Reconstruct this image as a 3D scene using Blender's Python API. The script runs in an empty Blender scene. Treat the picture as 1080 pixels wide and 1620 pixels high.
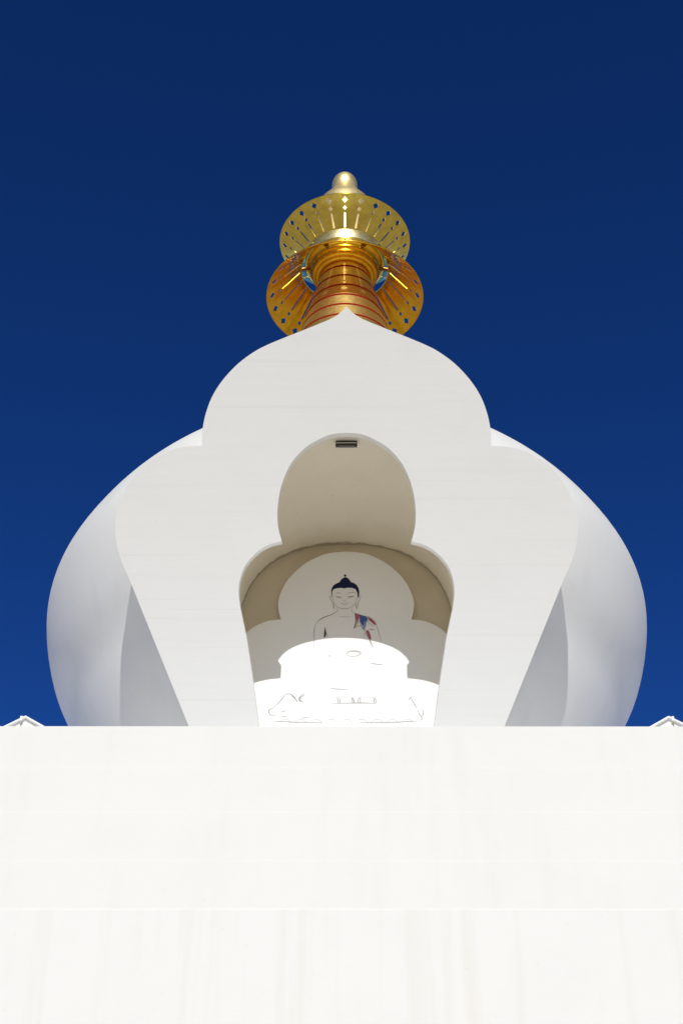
import bpy, bmesh, math, random
from mathutils import Vector, Matrix
from mathutils.geometry import delaunay_2d_cdt, tessellate_polygon
R = math.radians
S = bpy.context.scene
# ------------------------------------------------------------------ camera, sky, sun
cam = bpy.data.objects.new("camera", bpy.data.cameras.new("camera"))
S.collection.objects.link(cam)
cam.location = (-0.105, 0.0, 1.6)
cam.rotation_euler = (R(90 + 37.6), 0, -0.00097)
cam.data.sensor_fit = 'VERTICAL'
cam.data.sensor_height = 36
cam.data.lens = 2500 / 1620 * 36
cam.data.clip_start = 0.1
cam.data.clip_end = 8000
S.camera = cam

SUN_EL, SUN_AZ = 36.0, 1.2          # degrees; azimuth measured to the right of straight behind the camera
w = bpy.data.worlds.new("World"); S.world = w; w.use_nodes = True
nt = w.node_tree; nt.nodes.clear()
sky = nt.nodes.new('ShaderNodeTexSky'); sky.sky_type = 'NISHITA'
sky.sun_disc = False
sky.sun_elevation = R(SUN_EL)
sky.sun_rotation = R(180 - SUN_AZ)
sky.altitude = 4500
sky.air_density = 0.8
sky.dust_density = 0.0
sky.ozone_density = 5.0
bg = nt.nodes.new('ShaderNodeBackground'); bg.inputs['Strength'].default_value = 0.095
wo = nt.nodes.new('ShaderNodeOutputWorld')
gmn = nt.nodes.new('ShaderNodeGamma'); gmn.inputs[1].default_value = 1.4         # polarised, deep blue winter sky
hsv = nt.nodes.new('ShaderNodeHueSaturation'); hsv.inputs['Saturation'].default_value = 1.09; hsv.inputs['Hue'].default_value = 0.506
nt.links.new(sky.outputs[0], gmn.inputs[0]); nt.links.new(gmn.outputs[0], hsv.inputs['Color'])
# the sky on the sun's side is hazier and whiter than the deep blue opposite it
sd = Vector((math.sin(R(SUN_AZ)) * math.cos(R(SUN_EL)), -math.cos(R(SUN_AZ)) * math.cos(R(SUN_EL)), math.sin(R(SUN_EL))))
hz = nt.nodes.new('ShaderNodeHueSaturation'); hz.inputs['Saturation'].default_value = 0.30; hz.inputs['Value'].default_value = 0.95
tcw = nt.nodes.new('ShaderNodeTexCoord'); dt = nt.nodes.new('ShaderNodeVectorMath'); dt.operation = 'DOT_PRODUCT'; dt.inputs[1].default_value = sd
mr = nt.nodes.new('ShaderNodeMapRange'); mr.interpolation_type = 'SMOOTHSTEP'; mr.inputs['From Min'].default_value = 0.04; mr.inputs['From Max'].default_value = 0.36
mx = nt.nodes.new('ShaderNodeMix'); mx.data_type = 'RGBA'
nt.links.new(sky.outputs[0], hz.inputs['Color']); nt.links.new(tcw.outputs['Generated'], dt.inputs[0]); nt.links.new(dt.outputs['Value'], mr.inputs['Value'])
nt.links.new(mr.outputs[0], mx.inputs[0]); nt.links.new(hsv.outputs[0], mx.inputs[6]); nt.links.new(hz.outputs[0], mx.inputs[7])
nt.links.new(mx.outputs[2], bg.inputs[0]); nt.links.new(bg.outputs[0], wo.inputs[0])

sl = bpy.data.lights.new("sun", 'SUN'); sl.energy = 2.70; sl.angle = R(0.5); sl.color = (1.0, 0.986, 0.952)
so = bpy.data.objects.new("sun", sl); S.collection.objects.link(so)
sd = Vector((math.sin(R(SUN_AZ)) * math.cos(R(SUN_EL)), -math.cos(R(SUN_AZ)) * math.cos(R(SUN_EL)), math.sin(R(SUN_EL))))
so.rotation_euler = sd.to_track_quat('Z', 'Y').to_euler()
so.location = (0, -30, 40)
S.view_settings.view_transform = 'Standard'; S.view_settings.look = 'None'
S.view_settings.exposure = 0.04; S.view_settings.gamma = 1.0
S.cycles.max_bounces = 16; S.cycles.diffuse_bounces = 10; S.cycles.glossy_bounces = 8

# ------------------------------------------------------------------ helpers
EYE = 1.6                            # heights below are given above the eye and lifted by this
AX = 26.5                            # the axis of the stupa stands this far in front of the camera
def link(o): S.collection.objects.link(o); return o
def build(name, verts, faces, mat, parent=None, smooth=False, loc=None):
    me = bpy.data.meshes.new(name); me.from_pydata([tuple(v) for v in verts], [], faces); me.update()
    o = link(bpy.data.objects.new(name, me))
    if mat: me.materials.append(mat)
    if smooth:
        for q in me.polygons: q.use_smooth = True
    if loc: o.location = loc
    if parent: o.parent = parent
    return o
def recalc(o):
    bm = bmesh.new(); bm.from_mesh(o.data); bmesh.ops.recalc_face_normals(bm, faces=bm.faces); bm.to_mesh(o.data); bm.free(); return o
def tag(o, label=None, cat=None, group=None, kind=None):
    if label: o['label'] = label
    if cat: o['category'] = cat
    if group: o['group'] = group
    if kind: o['kind'] = kind
    return o
def empty(name, loc):
    o = link(bpy.data.objects.new(name, None)); o.location = loc; o.empty_display_size = .3; return o
def bevel(o, wd, seg=2, ang=30):
    m = o.modifiers.new('bevel', 'BEVEL'); m.width = wd; m.segments = seg; m.limit_method = 'ANGLE'; m.angle_limit = R(ang); return o
def box(x0, x1, y0, y1, z0, z1):
    v = [(x, y, z) for z in (z0, z1) for y in (y0, y1) for x in (x0, x1)]
    return v, [(0, 2, 3, 1), (4, 5, 7, 6), (0, 1, 5, 4), (2, 6, 7, 3), (0, 4, 6, 2), (1, 3, 7, 5)]
class MB:
    def __init__(s): s.v = []; s.f = []
    def add(s, vf):
        n = len(s.v); s.v += [tuple(q) for q in vf[0]]; s.f += [tuple(i + n for i in q) for q in vf[1]]; return s
def lathe(prof, n=96, cx=0.0, cy=0.0, closed_top=False, closed_bot=False, keep=None):
    """prof: (radius, z); returns verts, faces"""
    v = []; f = []
    for r, z in prof:
        for i in range(n):
            a = 2 * math.pi * i / n; v.append((cx + r * math.cos(a), cy + r * math.sin(a), z))
    for j in range(len(prof) - 1):
        for i in range(n):
            q = (j * n + i, j * n + (i + 1) % n, (j + 1) * n + (i + 1) % n, (j + 1) * n + i)
            if keep is None or keep([v[k] for k in q]): f.append(q)
    if closed_bot: f.append(tuple(reversed(range(n))))
    if closed_top: f.append(tuple((len(prof) - 1) * n + i for i in range(n)))
    return v, f
def cr(pts, sub=6):
    """Catmull-Rom through the points"""
    out = []
    for i in range(len(pts) - 1):
        p0 = Vector(pts[max(i - 1, 0)]); p1 = Vector(pts[i]); p2 = Vector(pts[i + 1]); p3 = Vector(pts[min(i + 2, len(pts) - 1)])
        for k in range(sub):
            t = k / sub
            out.append(tuple(.5 * (2 * p1 + (p2 - p0) * t + (2 * p0 - 5 * p1 + 4 * p2 - p3) * t * t + (3 * p1 - p0 - 3 * p2 + p3) * t ** 3)))
    out.append(tuple(pts[-1])); return out

# ------------------------------------------------------------------ materials
def newmat(name):
    m = bpy.data.materials.new(name); m.use_nodes = True; return m, m.node_tree, m.node_tree.nodes['Principled BSDF']
def N(t, k, **kw):
    n = t.nodes.new(k)
    for a, b in kw.items(): setattr(n, a, b)
    return n
def coord(t, scale, kind='Object'):
    tc = N(t, 'ShaderNodeTexCoord'); mp = N(t, 'ShaderNodeMapping'); mp.inputs['Scale'].default_value = scale
    t.links.new(tc.outputs[kind], mp.inputs[0]); return mp.outputs[0]
def noise(t, vec, sc, det=4, rough=.55):
    n = N(t, 'ShaderNodeTexNoise'); n.inputs['Scale'].default_value = sc; n.inputs['Detail'].default_value = det; n.inputs['Roughness'].default_value = rough
    t.links.new(vec, n.inputs['Vector']); return n.outputs['Fac']
def ramp(t, fac, a, b, ca=(0, 0, 0, 1), cb=(1, 1, 1, 1)):
    r = N(t, 'ShaderNodeValToRGB'); r.color_ramp.elements[0].position = a; r.color_ramp.elements[1].position = b
    r.color_ramp.elements[0].color = ca; r.color_ramp.elements[1].color = cb; t.links.new(fac, r.inputs[0]); return r.outputs[0]
def mix(t, fac, a, b):
    m = N(t, 'ShaderNodeMix', data_type='RGBA')
    if isinstance(fac, (int, float)): m.inputs[0].default_value = fac
    else: t.links.new(fac, m.inputs[0])
    for s, v in ((6, a), (7, b)):
        if isinstance(v, tuple): m.inputs[s].default_value = v
        else: t.links.new(v, m.inputs[s])
    return m.outputs[2]
def mul(t, a, k):
    m = N(t, 'ShaderNodeMath', operation='MULTIPLY'); t.links.new(a, m.inputs[0]); m.inputs[1].default_value = k; return m.outputs[0]
def plaster(name, col, stain, streak=(1, 1, 1), streak_amt=.3, blot_amt=.3, rough=.75, bump=.15, bump_scale=(1, 1, 1), coat=0.0, crack=0.0, lines=0.0, spots=.22):
    m, t, b = newmat(name)
    c1 = coord(t, (1, 1, 1)); c2 = coord(t, streak)
    blot = ramp(t, noise(t, c1, .9, 6, .6), .45, .75)
    st = ramp(t, noise(t, c2, 1.0, 5, .6), .52, .72)
    col1 = mix(t, mul(t, blot, blot_amt), (*col, 1), (*[x * .93 for x in col], 1))
    col2 = mix(t, mul(t, st, streak_amt), col1, (*stain, 1))
    sp = ramp(t, noise(t, c1, 14, 3, .5), .70, .76)
    col3 = mix(t, mul(t, sp, spots), col2, (*[x * .8 for x in stain], 1))
    if lines:
        for sc, a, b2 in (((.12, .12, 22), .665, .69), ((.5, .5, 45), .70, .73)):
            col3 = mix(t, mul(t, ramp(t, noise(t, coord(t, sc), 1.0, 2, .5), a, b2), lines), col3, (*[x * .87 for x in stain], 1))
    if crack:
        v = N(t, 'ShaderNodeTexVoronoi', feature='DISTANCE_TO_EDGE'); v.inputs['Scale'].default_value = crack
        t.links.new(coord(t, (.35, .35, 1.3)), v.inputs['Vector'])
        inv = ramp(t, v.outputs['Distance'], 0.0, .012, (1, 1, 1, 1), (0, 0, 0, 1))
        part = ramp(t, noise(t, c1, .6, 2), .55, .62)
        mm = N(t, 'ShaderNodeMath', operation='MULTIPLY'); t.links.new(inv, mm.inputs[0]); t.links.new(part, mm.inputs[1])
        col3 = mix(t, mul(t, mm.outputs[0], .25), col3, (*[x * .6 for x in stain], 1))
    t.links.new(col3, b.inputs['Base Color']); b.inputs['Roughness'].default_value = rough
    b.inputs['Coat Weight'].default_value = coat; b.inputs['Coat Roughness'].default_value = .35
    bp = N(t, 'ShaderNodeBump'); bp.inputs['Strength'].default_value = bump; bp.inputs['Distance'].default_value = .03
    cb = coord(t, bump_scale)
    ad = N(t, 'ShaderNodeMath', operation='ADD'); t.links.new(noise(t, cb, 2.0, 6, .6), ad.inputs[0]); t.links.new(mul(t, noise(t, c1, 40, 2), .12), ad.inputs[1])
    t.links.new(ad.outputs[0], bp.inputs['Height']); t.links.new(bp.outputs[0], b.inputs['Normal'])
    return m
WHITE = (.86, .862, .855)
M_wall = plaster('white_painted_wall', WHITE, (.80, .785, .735), streak=(3.2, 3.2, .10), streak_amt=.75, bump=.12)
M_step = plaster('white_painted_steps', (.86, .861, .85), (.82, .808, .765), streak=(3.0, 3.0, .35), streak_amt=.4, bump=.1)
M_dome = plaster('white_dome_plaster', (.90, .895, .868), (.72, .72, .71), streak=(2.2, 2.2, .35), streak_amt=.22, blot_amt=.3, rough=.6, bump=.2, coat=.15)
M_frame = plaster('white_board_marked_render', (.862, .862, .85), (.825, .82, .80), streak=(.2, .2, 7), streak_amt=.3, blot_amt=.35, bump=.10, bump_scale=(.3, .3, 5), lines=.22)
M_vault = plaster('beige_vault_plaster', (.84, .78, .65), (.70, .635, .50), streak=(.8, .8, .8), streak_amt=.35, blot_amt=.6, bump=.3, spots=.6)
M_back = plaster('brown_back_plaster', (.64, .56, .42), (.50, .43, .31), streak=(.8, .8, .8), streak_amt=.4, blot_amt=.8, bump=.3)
M_panel = plaster('white_mural_ground', (.88, .88, .87), (.86, .86, .84), streak=(1, 1, 1), streak_amt=.2, rough=.45, bump=.06)
def metal(name, col, rough, var=.08, bump=.05, sc=6, dark=None):
    m, t, b = newmat(name)
    c = coord(t, (1, 1, 1)); n = noise(t, c, sc, 5, .6)
    d = dark or tuple(x * .72 for x in col)
    t.links.new(mix(t, ramp(t, n, .4, .75), (*col, 1), (*d, 1)), b.inputs['Base Color'])
    b.inputs['Metallic'].default_value = 1
    mr = N(t, 'ShaderNodeMapRange'); mr.inputs['To Min'].default_value = rough - var; mr.inputs['To Max'].default_value = rough + var
    t.links.new(noise(t, c, sc * 2.3, 4), mr.inputs['Value']); t.links.new(mr.outputs[0], b.inputs['Roughness'])
    bp = N(t, 'ShaderNodeBump'); bp.inputs['Strength'].default_value = bump; bp.inputs['Distance'].default_value = .02
    t.links.new(noise(t, c, sc * .6, 3), bp.inputs['Height']); t.links.new(bp.outputs[0], b.inputs['Normal'])
    return m
M_gold = metal('polished_gold', (.93, .52, .035), .25, dark=(.74, .36, .02))
M_cone = metal('brushed_gold', (.97, .82, .32), .36, dark=(.90, .70, .22))
M_brass = metal('yellow_brass', (.74, .56, .11), .21, dark=(.54, .41, .08))
M_pale = metal('pale_gilded_band', (.95, .82, .48), .36, sc=12)
M_knob = metal('satin_gilt', (.95, .79, .42), .48, dark=(.90, .73, .38))
def flat(name, col, rough=.6, metallic=0):
    m, t, b = newmat(name); n = noise(t, coord(t, (1, 1, 1)), 8, 4)
    t.links.new(mix(t, ramp(t, n, .35, .8), (*col, 1), (*[x * (.97 if sum(col) > 2 else .8) for x in col], 1)), b.inputs['Base Color'])
    b.inputs['Roughness'].default_value = rough; b.inputs['Metallic'].default_value = metallic; b.inputs['Specular IOR Level'].default_value = .12 if rough > .55 else .5; return m
M_bronze = metal('dark_bronze', (.30, .17, .05), .45)
M_red = flat('dark_red_enamel', (.36, .008, .004), .8)
M_line = flat('ink_line', (.20, .11, .11)); M_grey = flat('pale_grey_line', (.44, .44, .45), .6)
M_petal = flat('pale_petal_line', (.54, .535, .52), .6); M_faint = flat('thin_brown_line', (.40, .35, .32))  # petal strokes use a plain pale grey
M_hair = flat('dark_blue_paint', (.012, .016, .07)); M_skin = flat('pale_skin_paint', (.87, .855, .85), .5)
M_crim = flat('crimson_paint', (.46, .12, .17)); M_pink = flat('pink_wash', (.62, .36, .36)); M_blue = flat('blue_paint', (.07, .12, .36)); M_lblue = flat('light_blue_wash', (.25, .33, .52)); M_black = flat('black_paint', (.02, .02, .02), .5)
M_case = flat('black_lamp_case', (.02, .018, .015), .5); M_glass = flat('grey_lamp_glass', (.14, .135, .13), .2)
M_strip = flat('grey_strip_tone', (.50, .45, .35), .9)  # grey tone shared by the vault joint and the turret strips

# ------------------------------------------------------------------ ground
gm, t, b = newmat('pale_paving')
n1 = noise(t, coord(t, (1, 1, 1)), .6, 6); t.links.new(mix(t, n1, (.54, .47, .36, 1), (.64, .57, .45, 1)), b.inputs['Base Color']); b.inputs['Roughness'].default_value = .9
g = build('ground', [(-3000, -3000, 0), (3000, -3000, 0), (3000, 3000, 0), (-3000, 3000, 0)], [(0, 1, 2, 3)], gm); tag(g, kind='structure')

# ------------------------------------------------------------------ the stupa
st = empty('stupa', (0, AX, 0))
tag(st, 'huge white stupa with round dome, trilobed niche and golden spire on a stepped base', 'stupa')
def P(x, d, h): return (x, d - AX, h + EYE)       # metres right of axis, metres from camera, metres above the eye -> local

TERR = 10.341
STEPS = [(18.0, 10.341), (17.996, 9.73), (17.992, 9.105), (17.988, 8.445), (17.984, 7.827)]
for k in range(4):
    d, h = STEPS[k]; d2, h2 = STEPS[k + 1]
    W = AX - d
    v, f = box(-W, W, -W, W, h2 + EYE - .05, h + EYE)
    o = build('step', v, f, M_step, st); bevel(o, .002, 1)
W = AX - STEPS[4][0]
v, f = box(-W, W, -W, W, 0, STEPS[4][1] + EYE)
bevel(build('base_wall', v, f, M_wall, st), .015, 2)

# dome
DP = cr([(3.293, 11.40), (3.759, 12.10), (4.178, 13.00), (4.491, 13.50), (4.782, 14.00), (5.014, 14.50), (5.234, 15.10), (5.633, 15.90), (5.859, 16.80), (5.855, 17.50), (5.588, 18.20), (5.049, 19.05), (4.150, 20.00), (3.000, 21.00), (1.850, 21.70), (0.900, 22.00)], 6)
def dome_r(h):
    for (r0, h0), (r1, h1) in zip(DP, DP[1:]):
        if h0 <= h <= h1: return r0 + (r1 - r0) * (h - h0) / (h1 - h0)
    return 0
def keep(q):
    c = sum((Vector(x) for x in q), Vector()) / 4
    if abs(c.x) < 2.1 and c.y < 0 and 11.5 < c.z - EYE < 17.9: return False
    ahead = (c - Vector(P(0, 22.578, 12.983))).dot(Vector((0, math.cos(R(27)), math.sin(R(27)))))      # distance behind the face of the slab
    return not (ahead < .12 and abs(c.x) < 3.5 and c.y < 0)
v, f = lathe([(r, h + EYE) for r, h in DP], 160, keep=keep)
build('dome', v, f, M_dome, st, smooth=True, loc=(.022, 0, 0))

# leaning trilobed niche surround: a slab along a plane leaning 27 degrees towards the viewer
LEAN = R(27); D0, H0 = 22.578, 12.983
UP = Vector((0, -math.sin(LEAN), math.cos(LEAN))); BACK = Vector((0, math.cos(LEAN), math.sin(LEAN)))
def PL(x, v, t=0.0): return Vector(P(x, D0, H0)) + UP * v + BACK * t
OUT1 = [(0.000, 7.138), (0.064, 7.066), (0.138, 7.002), (0.213, 6.949), (0.309, 6.899), (0.541, 6.800), (0.708, 6.729), (0.908, 6.646), (1.113, 6.560), (1.353, 6.454), (1.576, 6.331), (1.853, 6.115), (2.108, 5.826), (2.285, 5.527), (2.391, 5.206), (2.438, 4.920)]
OUT2 = [(2.438, 4.688), (2.705, 4.672), (2.964, 4.614), (3.196, 4.497), (3.413, 4.330), (3.612, 4.101), (3.754, 3.835), (3.837, 3.561), (3.861, 3.303), (3.825, 3.003), (3.736, 2.705), (3.614, 2.439), (3.391, 1.911)]
OUTL = cr(OUT1, 4) + cr(OUT2, 4) + [(2.578, 0.0), (2.20, -0.95)]
IN1 = [(0.000, 4.913), (0.202, 4.897), (0.395, 4.835), (0.693, 4.657), (0.937, 4.373), (1.092, 4.003), (1.154, 3.621), (1.144, 3.313), (1.081, 3.054)]
IN2 = [(1.081, 3.054), (1.283, 2.998), (1.486, 2.876), (1.673, 2.661), (1.765, 2.418), (1.787, 2.183), (1.758, 1.932)]
INL = cr(IN1, 5) + cr(IN2, 5)[1:] + [(1.648, 1.428), (1.503, 0.524), (1.435, 0.000), (1.37, -0.95)]
TH = .30
loop = OUTL + INL[::-1]                               # right half, closed along the mirror line
full = [(x, v) for x, v in OUTL] + [(x, v) for x, v in INL[::-1]] + [(-x, v) for x, v in INL[1:]] + [(-x, v) for x, v in OUTL[::-1][:-1]]
# full: tip -> right outer down -> foot -> right inner up -> crown -> left inner down -> left outer up
def slab(pts, t0, t1):
    n = len(pts)
    tri = tessellate_polygon([[Vector((x, y, 0)) for x, y in pts]])
    v = [PL(x, y, t0) for x, y in pts] + [PL(x, y, t1) for x, y in pts]
    f = [tuple(q) for q in tri] + [tuple(i + n for i in reversed(q)) for q in tri]
    f += [(i, (i + 1) % n, n + (i + 1) % n, n + i) for i in range(n)]
    return v, f
v, f = slab(full, 0, TH)
o = recalc(build('niche_surround', v, f, M_frame, st)); bevel(o, .012, 2, 35)
# body behind the slab, running back into the dome
def reach(x, v):
    t = TH
    while t < 6:
        p = PL(x * .90, v, t); h = p.z - EYE
        if math.hypot(p.x, p.y) < dome_r(h) - .2: return t
        t += .05
    return 2.5
ol = [(x, v) for x, v in OUTL] + [(-x, v) for x, v in OUTL[::-1][:-1]]
n = len(ol)
sv = [PL(x * .92, v - .06, TH - .02) for x, v in ol] + [PL(x * .90, v - .06, reach(x, v)) for x, v in ol]
sf = [(i, i + 1, n + i + 1, n + i) for i in range(n - 1) if i != len(OUTL) - 1]
recalc(build('niche_body', sv, sf, M_dome, st))

# vaulted chamber
B = R(10); TB = math.tan(B)
def back_d(h, off=0.0): return 23.11 + off + (h - 13.845) * TB
def front_d(h): return D0 + TH / math.cos(LEAN) - .03 - (h - H0) * math.tan(LEAN)
arch = [(1.917, 11.928), (1.917, 13.100), (1.917, 14.271), (1.917, 15.229), (1.912, 15.655), (1.874, 16.028), (1.789, 16.401), (1.651, 16.742), (1.448, 17.040), (1.171, 17.306), (0.831, 17.498), (0.426, 17.604), (0.000, 17.636)]
arch = cr(arch, 5); arch = arch + [(-x, h) for x, h in arch[::-1][1:]]
NS = 14; v = []; f = []
for x, h in arch:
    d0 = min(front_d(h), back_d(h, .10)); d1 = back_d(h, .14)
    for j in range(NS + 1): v.append(P(x, d0 + (d1 - d0) * j / NS, h))
for i in range(len(arch) - 1):
    for j in range(NS): a = i * (NS + 1) + j; f.append((a, a + 1, a + NS + 2, a + NS + 1))
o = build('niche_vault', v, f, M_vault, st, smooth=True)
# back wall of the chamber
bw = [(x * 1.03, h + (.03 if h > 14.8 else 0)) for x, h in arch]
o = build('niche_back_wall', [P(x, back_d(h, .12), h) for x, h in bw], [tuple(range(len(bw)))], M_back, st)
# rough joint of vault and back wall; shade is put into its tone
random.seed(4); v = []; f = []; pts = [a for a in arch if a[1] > 14.5]
for i, (x, h) in enumerate(pts):
    j = random.uniform(-.004, .006); c = Vector((x, 0, h - 15.55)).normalized()
    q = Vector((x, 0, h)) - c * (j + .004)
    k = Vector((x, 0, h))
    v += [P(k.x, back_d(k.z, .06 + random.uniform(-.03, .02)), k.z - .003), P(q.x, back_d(q.z, .118), q.z)]
for i in range(len(pts) - 1): f.append((2 * i, 2 * i + 2, 2 * i + 3, 2 * i + 1))
build('cracked_joint', v, f, M_strip, st)
# sill between the legs
v, f = box(-4.35, 4.35, -4.35, 4.35, TERR + EYE - .02, 12.15 + EYE)
bevel(build('dome_plinth', v, f, M_step, st), .015)

# mural panel, trilobed, leaning back
PN1 = [(0.000, 3.593), (0.223, 3.567), (0.434, 3.502), (0.757, 3.267), (1.039, 2.888), (1.182, 2.502), (1.217, 2.197), (1.158, 1.853)]
PN2 = [(1.158, 1.853), (1.370, 1.819), (1.600, 1.691), (1.780, 1.484), (1.882, 1.198)]
pn = cr(PN1, 5) + cr(PN2, 5)[1:] + [(1.89, .83), (1.89, -1.65)]
pn = pn + [(-x, v) for x, v in pn[::-1][:-1]]
PUP = Vector((0, math.sin(B), math.cos(B))); PN = Vector((0, -math.cos(B), math.sin(B)))
def PP(x, v, t=0.0): return Vector(P(x, 23.103, 13.805)) + PUP * v + PN * t
tri = tessellate_polygon([[Vector((x, y, 0)) for x, y in pn]]); n = len(pn)
v = [PP(x, y) for x, y in pn] + [PP(x, y, -.1) for x, y in pn]
f = [tuple(q) for q in tri] + [(i, (i + 1) % n, n + (i + 1) % n, n + i) for i in range(n)]
panel = recalc(build('mural', v, f, M_panel, st))
tag(panel, 'white trilobed mural of a seated robed figure with blue hair')
PATCH = {'hair': [(-0.260, 2.402), (-0.269, 2.533), (-0.262, 2.616), (-0.228, 2.700), (-0.169, 2.753), (-0.118, 2.784), (-0.092, 2.844), (-0.058, 2.888), (-0.016, 2.912), (0.028, 2.893), (0.061, 2.850), (0.090, 2.784), (0.146, 2.761), (0.197, 2.704), (0.226, 2.628), (0.239, 2.533), (0.235, 2.427), (0.212, 2.367), (0.205, 2.509), (0.172, 2.605), (0.104, 2.640), (0.019, 2.640), (-0.032, 2.624), (-0.084, 2.638), (-0.169, 2.628), (-0.228, 2.599), (-0.252, 2.533), (-0.255, 2.402)], 'knot': [(-0.016, 2.917), (-0.039, 2.942), (-0.033, 2.970), (-0.016, 2.983), (0.003, 2.970), (0.008, 2.942), (-0.016, 2.917)], 'skin': [(-0.252, 2.533), (-0.228, 2.599), (-0.169, 2.628), (-0.084, 2.638), (-0.032, 2.624), (0.019, 2.640), (0.104, 2.640), (0.172, 2.605), (0.205, 2.509), (0.239, 2.419), (0.264, 2.427), (0.246, 2.344), (0.224, 2.273), (0.211, 2.168), (0.186, 2.098), (0.173, 2.180), (0.127, 2.184), (0.094, 2.110), (0.110, 2.040), (0.144, 2.005), (0.235, 1.965), (0.318, 1.924), (0.402, 1.901), (0.476, 1.832), (0.525, 1.752), (0.555, 1.627), (0.586, 1.469), (0.617, 1.312), (0.638, 1.112), (0.651, 0.915), (-0.583, 0.915), (-0.569, 1.112), (-0.558, 1.401), (-0.563, 1.536), (-0.553, 1.673), (-0.530, 1.752), (-0.464, 1.844), (-0.382, 1.906), (-0.265, 1.959), (-0.162, 2.051), (-0.153, 2.121), (-0.183, 2.180), (-0.208, 2.098), (-0.225, 2.191), (-0.251, 2.296), (-0.285, 2.367), (-0.298, 2.433), (-0.260, 2.410)], 'arm_gap': [(-0.377, 1.673), (-0.390, 1.469), (-0.393, 1.413), (-0.367, 1.413), (-0.351, 1.502)], 'red1': [(0.148, 1.998), (0.235, 1.965), (0.231, 1.878), (0.193, 1.810), (0.169, 1.878)], 'red1b': [(0.169, 1.878), (0.193, 1.810), (0.231, 1.878), (0.217, 1.764), (0.176, 1.695), (0.161, 1.673)], 'blue1': [(0.232, 1.965), (0.319, 1.936), (0.385, 1.878), (0.367, 1.786), (0.325, 1.810), (0.300, 1.673), (0.276, 1.718), (0.243, 1.810)], 'blue1b': [(0.300, 1.673), (0.325, 1.810), (0.367, 1.786), (0.347, 1.673), (0.319, 1.593), (0.292, 1.638)], 'red2': [(0.382, 1.901), (0.459, 1.844), (0.525, 1.745), (0.518, 1.699), (0.458, 1.764), (0.401, 1.832)], 'red3': [(0.352, 1.570), (0.390, 1.588), (0.422, 1.492), (0.442, 1.368), (0.403, 1.368), (0.368, 1.480)]}
LINES = {'face': [(-0.249, 2.509), (-0.226, 2.296), (-0.183, 2.180), (-0.133, 2.133), (-0.032, 2.114), (0.069, 2.133), (0.127, 2.184), (0.170, 2.273), (0.205, 2.414)], 'chin': [(-0.136, 2.133), (-0.082, 2.119), (-0.032, 2.110), (0.027, 2.114), (0.077, 2.137)], 'ear1': [(-0.264, 2.410), (-0.298, 2.433), (-0.285, 2.367), (-0.251, 2.296), (-0.225, 2.203), (-0.208, 2.110)], 'ear2': [(0.239, 2.402), (0.264, 2.427), (0.246, 2.344), (0.221, 2.273), (0.212, 2.180), (0.186, 2.098)], 'drop1': [(-0.221, 2.250), (-0.227, 2.180), (-0.213, 2.104)], 'drop2': [(0.190, 2.250), (0.179, 2.180), (0.190, 2.098)], 'brow1': [(-0.184, 2.481), (-0.142, 2.509), (-0.083, 2.490)], 'brow2': [(0.002, 2.481), (0.069, 2.513), (0.145, 2.521), (0.171, 2.498)], 'eye1': [(-0.193, 2.419), (-0.134, 2.386), (-0.074, 2.396)], 'eye2': [(0.019, 2.410), (0.069, 2.396), (0.154, 2.423)], 'lid1': [(-0.184, 2.404), (-0.134, 2.410), (-0.080, 2.391)], 'lid2': [(0.022, 2.404), (0.077, 2.419), (0.151, 2.419)], 'nose': [(-0.057, 2.308), (-0.032, 2.292), (0.002, 2.308)], 'mouth': [(-0.091, 2.245), (-0.032, 2.221), (0.052, 2.238)], 'neck1': [(-0.153, 2.121), (-0.156, 2.075), (-0.162, 2.051)], 'neck2': [(0.094, 2.110), (0.110, 2.040), (0.144, 2.005)], 'sh1': [(-0.162, 2.051), (-0.265, 1.959), (-0.382, 1.906), (-0.464, 1.844), (-0.513, 1.786)], 'arm1': [(-0.513, 1.786), (-0.553, 1.673), (-0.563, 1.536), (-0.558, 1.401), (-0.569, 1.112)], 'sh2': [(0.144, 2.005), (0.235, 1.965), (0.318, 1.924), (0.402, 1.901), (0.476, 1.832), (0.525, 1.752)], 'arm2': [(0.525, 1.752), (0.555, 1.627), (0.586, 1.469), (0.617, 1.312)], 'coll': [(-0.131, 1.924), (-0.032, 1.908), (0.102, 1.906)], 'robe1': [(0.156, 1.993), (0.167, 1.810), (0.154, 1.695), (0.138, 1.638), (0.217, 1.695), (0.267, 1.673)], 'robe2': [(0.234, 1.810), (0.283, 1.650), (0.324, 1.586), (0.352, 1.577)], 'robe3': [(0.407, 1.611), (0.448, 1.604), (0.493, 1.586)], 'robe4': [(0.352, 1.570), (0.323, 1.469), (0.306, 1.401)], 'robe5': [(0.382, 1.855), (0.400, 1.764), (0.465, 1.695), (0.518, 1.695)], 'robe6': [(0.396, 1.379), (0.427, 1.268), (0.468, 1.179)], 'chest': [(-0.376, 1.673), (-0.345, 1.492), (-0.314, 1.413)]}
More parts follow.
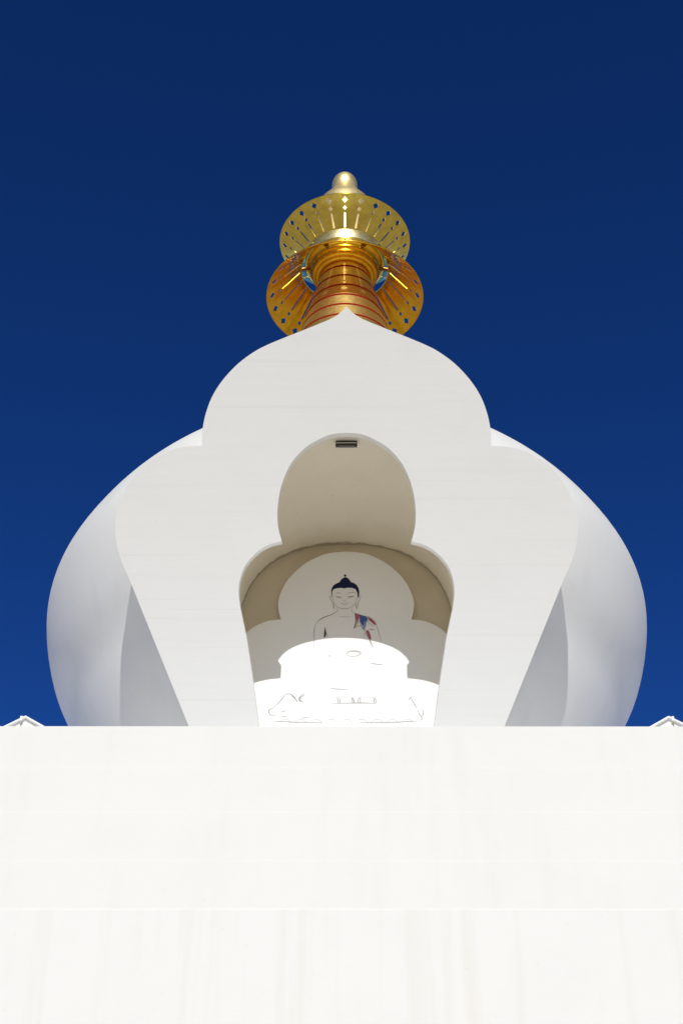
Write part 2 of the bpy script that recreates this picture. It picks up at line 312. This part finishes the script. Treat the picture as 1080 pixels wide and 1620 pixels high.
GREY = {'a': [(-0.008, 1.033), (0.037, 1.082), (0.129, 1.098), (0.221, 1.082), (0.251, 1.033), (0.205, 0.983), (0.113, 0.963), (0.028, 0.980), (-0.008, 1.033)], 'a2': [(0.010, 1.028), (0.053, 1.065), (0.129, 1.078), (0.206, 1.065), (0.230, 1.033)], 'b': [(0.417, 0.808), (0.507, 0.787), (0.643, 0.766)], 'c': [(-0.293, 1.012), (-0.283, 0.942)], 'd': [(-1.072, 0.038), (-1.035, 0.089), (-0.976, 0.108), (-0.901, 0.069), (-0.854, -0.017), (-0.832, -0.067)], 'e': [(-0.936, 0.069), (-0.884, 0.022), (-0.824, -0.067)], 'f': [(-0.693, 0.101), (-0.758, 0.077), (-0.798, 0.011), (-0.791, -0.048), (-0.734, -0.078)], 'g': [(-0.705, 0.077), (-0.763, 0.031), (-0.779, -0.029), (-0.719, -0.094)], 'h0': [(-0.165, 0.038), (-0.142, -0.029), (-0.136, -0.106)], 'h1': [(-0.121, 0.038), (-0.112, -0.029), (-0.106, -0.106)], 'h2': [(0.084, 0.038), (0.099, -0.029), (0.104, -0.106)], 'h3': [(0.099, 0.038), (0.125, -0.029), (0.130, -0.106)], 'h4': [(0.224, 0.038), (0.199, -0.029), (0.205, -0.106)], 'h5': [(0.244, 0.038), (0.235, -0.029), (0.241, -0.106)], 'h6': [(0.453, 0.038), (0.466, -0.029), (0.472, -0.106)], 'h7': [(0.473, 0.038), (0.496, -0.029), (0.500, -0.106)], 'i': [(-0.278, 0.227), (-0.188, 0.218), (0.021, 0.207)], 'j': [(-0.245, -0.102), (0.259, -0.094), (0.495, -0.102)], 'k': [(1.107, 0.050), (1.045, -0.029)], 'l': [(-1.177, -0.144), (-1.248, -0.222), (-1.291, -0.241), (-1.294, -0.317), (-1.242, -0.371), (-1.169, -0.348)], 'm': [(-1.098, -0.290), (-1.040, -0.271), (-1.004, -0.276)], 'n': [(-1.101, -0.383), (-1.051, -0.402), (-0.986, -0.383)], 'o': [(-0.757, -0.421), (-0.683, -0.421), (-0.636, -0.405)], 'p': [(-1.253, -0.486), (-1.121, -0.500), (-0.828, -0.515), (-0.594, -0.515), (-0.388, -0.527)], 'q': [(1.246, -0.233), (1.288, -0.279), (1.280, -0.356), (1.249, -0.394)], 'r': [(1.201, -0.241), (1.213, -0.317), (1.249, -0.394), (1.258, -0.451), (1.207, -0.477)], 's': [(-1.177, -0.144), (-1.048, 0.050)], 't': [(1.186, -0.222), (1.091, 0.011)], 'u': [(0.196, -0.527), (0.782, -0.515), (1.193, -0.489)], 'v': [(0.332, 1.572), (0.377, 1.428), (0.417, 1.344), (0.466, 1.178)]}
def patch(name, polys, mat, t):
    mb = MB()
    for pts in polys:
        tr = tessellate_polygon([[Vector((x, y, 0)) for x, y in pts]])
        mb.add(([PP(x, y, t) for x, y in pts], [tuple(q) for q in tr]))
    return build(name, mb.v, mb.f, mat, panel)
def ribbon(name, lines, mat, t, wd):
    for ln in lines:
        mb = MB()
        ln = cr([(x, y, 0) for x, y in ln], 5); v = []; n = len(ln)
        for i, q in enumerate(ln):
            a = Vector(ln[max(i - 1, 0)]); b2 = Vector(ln[min(i + 1, n - 1)]); d = (b2 - a).normalized(); s = Vector((-d.y, d.x))
            k = wd * (.35 + .65 * math.sin(math.pi * (i + .5) / n))
            v += [PP(q[0] + s.x * k, q[1] + s.y * k, t), PP(q[0] - s.x * k, q[1] - s.y * k, t)]
        mb.add((v, [(2 * i, 2 * i + 1, 2 * i + 3, 2 * i + 2) for i in range(n - 1)]))
        build(name, mb.v, mb.f, mat, panel)
patch('painted_body', [PATCH['skin']], M_skin, .003)
patch('painted_hair', [PATCH['hair']], M_hair, .006); patch('painted_hair_jewel', [PATCH['knot']], M_hair, .008)
for k in ('red1', 'red2', 'red3'): patch('painted_robe', [PATCH[k]], M_crim, .006)
patch('painted_robe_highlight', [PATCH['red1b']], M_pink, .006)
patch('painted_sash', [PATCH['blue1']], M_blue, .007)
patch('painted_sash_highlight', [PATCH['blue1b']], M_lblue, .007)
patch('painted_arm_gap', [PATCH['arm_gap']], M_black, .006)  # black sliver painted beside the arm
K = ['chin', 'brow1', 'brow2', 'eye1', 'eye2', 'lid1', 'lid2', 'drop1', 'drop2', 'mouth']
ribbon('painted_face', [LINES[k] for k in K], M_faint, .009, .006)
ribbon('painted_outline', [LINES[k] for k in ('face', 'ear1', 'ear2', 'neck1', 'neck2', 'arm1', 'arm2', 'coll', 'chest', 'nose', 'robe4', 'robe5', 'robe6')], M_faint, .009, .004)
ribbon('painted_shoulder_line', [LINES[k] for k in ('sh1', 'sh2', 'robe1', 'robe2', 'robe3')], M_line, .009, .006)
ribbon('painted_lotus_throne', list(GREY.values()), M_grey, .004, .009)
random.seed(11)
def arc(cx, cz, rx, rz, a0, a1): return [(cx + rx * math.cos(R(a0 + (a1 - a0) * i / 6)), cz + rz * math.sin(R(a0 + (a1 - a0) * i / 6))) for i in range(7)]
for k in range(9):                                   # lotus petals, barely readable in the sun
    x = -1.02 + k * .255
    ribbon('painted_petal', [arc(x, -.62, .115, .17, 170 - random.uniform(0, 50), 20)], M_petal, .003, .006)
for k in range(7):
    x = -1.1 + k * .36
    ribbon('painted_petal', [arc(x + random.uniform(-.03, .03), -.82, .13, .09, 200, 340 - random.uniform(0, 40))], M_petal, .003, .006)

# ------------------------------------------------------------------ spire
def LZ(prof): return [(r, h + EYE) for r, h in prof]
bevel(build('spire_plinth', *box(-1.55, 1.55, -1.55, 1.55, 21.3 + EYE, 23.56 + EYE), M_dome, st), .02)
RINGS = [27.23 - .41 * k for k in range(9)]
def cone_r(h): return .575 + (27.46 - h) * .232
cone = empty('spire_cone', (0, 0, 0)); 
prof = []
top = 27.62
hs = [top] + RINGS
cp = [(cone_r(h) + 0.0, h) for h in (23.55,)]
pr = []
hh = sorted(RINGS)
pr.append((cone_r(23.55), 23.55))
for h in hh:
    pr += [(cone_r(h - .028) - .002, h - .03), (cone_r(h) - .03, h - .026), (cone_r(h) - .03, h + .026), (cone_r(h + .03) + .006, h + .03)]
pr.append((cone_r(top), top))
bpy.data.objects.remove(cone)
cone = build('spire_cone', *lathe(LZ(pr), 96), M_cone, st, smooth=True)
m = cone.modifiers.new('es', 'EDGE_SPLIT'); m.split_angle = R(30)
for h in RINGS:
    r = cone_r(h)
    build('red_band', *lathe(LZ([(r - .05, h - .0255), (r + .004, h - .0255), (r + .008, h), (r + .0, h + .0255), (r - .05, h + .0255)]), 96), M_red, cone, smooth=True)
# moulded lotus disc under the crown
mp = [(.56, 27.50), (.60, 27.44), (.66, 27.43), (.70, 27.46), (.705, 27.50), (.73, 27.49), (.775, 27.52), (.80, 27.60), (.795, 27.63), (.81, 27.65), (.835, 27.69), (.84, 27.74), (.83, 27.77), (.85, 27.79), (.90, 27.82), (.94, 27.85), (.95, 27.88)]
build('lotus_moulding', *lathe(LZ(cr(mp, 4)), 96), M_gold, st, smooth=True)

def pierced(name, r0, h0, r1, h1, mat, bulge, nsec, holes, parent, thick=.014, facet=False):
    """conical sheet from (r0,h0) to (r1,h1); holes: list of polygons in (a, t), a in -.5...5 of a sector, t 0..1"""
    bp = [(-.5, 0)] + [(-.5 + i / 6, 0) for i in range(1, 6)] + [(.5, 0)] + [(.5, j / 8) for j in range(1, 8)] + [(.5, 1)] + [(.5 - i / 6, 1) for i in range(1, 6)] + [(-.5, 1)] + [(-.5, 1 - j / 8) for j in range(1, 8)]
    pts = list(bp); edges = [(i, (i + 1) % len(bp)) for i in range(len(bp))]
    for h in holes:
        n0 = len(pts); pts += h; edges += [(n0 + i, n0 + (i + 1) % len(h)) for i in range(len(h))]
    for i in range(1, 6):
        for j in range(1, 8):
            q = (-.5 + i / 6, j / 8)
            if abs(q[0]) > .26: pts.append(q)
    V2, E2, F2, *_ = delaunay_2d_cdt([Vector(q) for q in pts], edges, [], 1, 1e-6)
    def inside(q, poly):
        c = False; n = len(poly)
        for i in range(n):
            a, b2 = poly[i], poly[(i + 1) % n]
            if (a[1] > q.y) != (b2[1] > q.y) and q.x < (b2[0] - a[0]) * (q.y - a[1]) / (b2[1] - a[1]) + a[0]: c = not c
        return c
    F2 = [q for q in F2 if not any(inside(sum((V2[i] for i in q), Vector((0, 0))) / len(q), h) for h in holes)]
    bm = bmesh.new()
    L = math.hypot(r1 - r0, h1 - h0); nr, nh = (h1 - h0) / L, -(r1 - r0) / L
    for s in range(nsec):
        vs = []
        for q in V2:
            th = -math.pi / 2 + (s + q.x) * 2 * math.pi / nsec
            k = bulge * math.sin(math.pi * q.y)
            r = r0 + (r1 - r0) * q.y + nr * k; z = h0 + (h1 - h0) * q.y + nh * k + EYE
            r *= math.cos(math.pi / nsec) / math.cos(q.x * 2 * math.pi / nsec) * 1.004 if facet else 1
            vs.append(bm.verts.new((r * math.cos(th), r * math.sin(th), z)))
        for q in F2: bm.faces.new([vs[i] for i in q])
    bmesh.ops.remove_doubles(bm, verts=bm.verts, dist=1e-4)
    bmesh.ops.recalc_face_normals(bm, faces=bm.faces)
    me = bpy.data.meshes.new(name); bm.to_mesh(me); bm.free(); me.materials.append(mat)
    for q in me.polygons: q.use_smooth = True
    o = link(bpy.data.objects.new(name, me)); o.parent = parent
    m = o.modifiers.new('solid', 'SOLIDIFY'); m.thickness = thick; m.offset = 0
    m = o.modifiers.new('es', 'EDGE_SPLIT'); m.split_angle = R(5 if facet else 35)
    return o
def dia(t, w, h): return [(0, t - h), (w, t), (0, t + h), (-w, t)]
def slit(t0, t1, w): return [(-w, t0), (w, t0), (w * .7, t1), (-w * .7, t1)]
# widths are in fractions of a sector
skirt = pierced('parasol_skirt', 1.045, 27.71, 1.841, 26.76, M_gold, .04, 24, [slit(.05, .60, .07), dia(.68, .12, .045), dia(.86, .19, .07)], st, facet=True)
build('skirt_lip', *lathe(LZ([(1.03, 27.70), (1.05, 27.75), (1.065, 27.72), (1.05, 27.68), (1.03, 27.70)]), 96), M_brass, skirt, smooth=True)
build('skirt_rim', *lathe(LZ([(1.835, 26.775), (1.853, 26.765), (1.846, 26.745), (1.83, 26.755), (1.835, 26.775)]), 96), M_gold, skirt, smooth=True)
for k in range(6):
    a = 2 * math.pi * k / 6; c, s = math.cos(a), math.sin(a); u = Vector((c, s, 0)); w2 = Vector((-s, c, 0)) * .05
    A0 = u * .78 + Vector((0, 0, 27.80 + EYE)); A1 = u * 1.05 + Vector((0, 0, 27.72 + EYE)); hh2 = Vector((0, 0, .03))
    build('strut', [A0 - w2, A0 + w2, A0 + w2 + hh2, A0 - w2 + hh2, A1 - w2, A1 + w2, A1 + w2 + hh2, A1 - w2 + hh2], [(0, 1, 2, 3), (4, 7, 6, 5), (0, 4, 5, 1), (3, 2, 6, 7), (1, 5, 6, 2), (0, 3, 7, 4)], M_bronze, skirt)
band = build('polished_band', *lathe(LZ([(.86, 27.86), (.945, 27.865), (.95, 27.88), (.95, 28.14), (.945, 28.16), (.88, 28.17)]), 96), M_pale, st, smooth=True)
m = band.modifiers.new('es', 'EDGE_SPLIT'); m.split_angle = R(40)
for k in range(24):
    a = -math.pi / 2 + 2 * math.pi * (k + .5) / 24
    v, f = lathe([(.016, 0), (.015, .008), (.009, .014), (.001, .016)], 8)
    mt = Matrix.Translation((.95 * math.cos(a), .95 * math.sin(a), 28.03 + EYE)) @ Vector((math.cos(a), math.sin(a), 0)).to_track_quat('Z', 'Y').to_matrix().to_4x4()
    build('rivet', [mt @ Vector(q) for q in v], f, M_brass, band)
cup = pierced('parasol_cup', .945, 28.15, 1.575, 28.67, M_brass, -.03, 24, [slit(.04, .46, .085), dia(.60, .14, .065), dia(.83, .19, .095)], st)
build('cup_rim', *lathe(LZ([(1.565, 28.665), (1.582, 28.668), (1.582, 28.69), (1.565, 28.69), (1.565, 28.665)]), 96), M_brass, cup, smooth=True)
build('sun_drum', *lathe(LZ(cr([(.86, 28.2), (.85, 28.7), (.80, 29.3), (.70, 29.85), (.57, 30.10), (.43, 30.32), (.33, 30.50), (.29, 30.60)], 5)), 96), M_knob, st, smooth=True)
build('finial', *lathe(LZ(cr([(.28, 30.56), (.315, 30.66), (.32, 30.78), (.29, 30.92), (.22, 31.05), (.12, 31.13), (.002, 31.16)], 6)), 64), M_knob, st, smooth=True)

# ------------------------------------------------------------------ floodlight under the crown of the niche
fl = empty('floodlight', (0, 20.89, 17.53 + EYE))
tag(fl, 'small black floodlight fixed under the top of the arched niche', 'floodlight')
v, f = box(-.172, .172, -.035, .035, -.015, .035)
bevel(build('case', v, f, M_case, fl), .012, 2)
v, f = box(-.148, .148, -.026, .026, -.022, -.013)
build('glass', v, f, M_glass, fl)
mb = MB(); mb.add(box(-.185, -.172, -.02, .02, -.03, .09)); mb.add(box(.172, .185, -.02, .02, -.03, .09)); mb.add(box(-.185, .185, -.02, .02, .09, .10))
build('bracket', mb.v, mb.f, M_case, fl)

# ------------------------------------------------------------------ gabled lanterns on the terrace
def turret(side, label):
    t = empty('gabled_turret', (side * 4.83, 21.2, TERR + EYE - .045))
    tag(t, label, 'turret', 'small gabled turrets on the terrace')
    w0, dp, he, hp = .50, .45, 1.44, 1.74
    v = [(-w0, -dp, 0), (w0, -dp, 0), (w0, -dp, he), (0, -dp, hp), (-w0, -dp, he)]; v += [(x, dp, z) for x, y, z in v]
    f = [(0, 1, 2, 3, 4), (9, 8, 7, 6, 5), (0, 5, 6, 1), (1, 6, 7, 2), (4, 9, 5, 0), (2, 7, 8, 3), (3, 8, 9, 4)]
    build('body', v, f, M_step, t)
    for s in (-1, 1):
        d = Vector((s * w0, 0, he - hp)); L = d.length; d /= L; nn = Vector((-d.z * s, 0, abs(d.x))) if s > 0 else Vector((d.z, 0, abs(d.x)))
        nn = Vector((s * abs(d.z), 0, abs(d.x)))
        a0 = Vector((0, 0, hp + .004)); a1 = a0 + d * (L + .10)
        th = nn * .035
        vv = []
        for y in (-dp - .05, dp + .05):
            for q in (a0, a1, a1 + th, a0 + Vector((0, 0, .04))): vv.append((q.x, y, q.z))
        bevel(recalc(build('coping', vv, [(0, 1, 2, 3), (7, 6, 5, 4), (0, 4, 5, 1), (1, 5, 6, 2), (2, 6, 7, 3), (3, 7, 4, 0)], M_wall, t)), .006)
    x = side * .055
    rd = recalc(build('dark_strip', [(x - .006, -dp - .003, hp - .06), (x + .010, -dp - .003, hp - .05), (x + side * .03 + .004, -dp - .003, hp - .18), (x + side * .02, -dp - .003, hp - .24), (x - .004, -dp - .003, hp - .14)], [(0, 1, 2, 3, 4)], M_strip, t))  # thin dark strip below the gable apex
    v, f = box(-.02, .02, -.012, .012, 0, .07)
    o = build('ridge_cap', [(a + x, b2 - dp - .05, c + hp - .045) for a, b2, c in v], f, M_wall, t)
    return t
turret(-1, 'small white gabled turret top peeking over the left end of the terrace edge')
turret(1, 'small white gabled turret top peeking over the right end of the terrace edge')
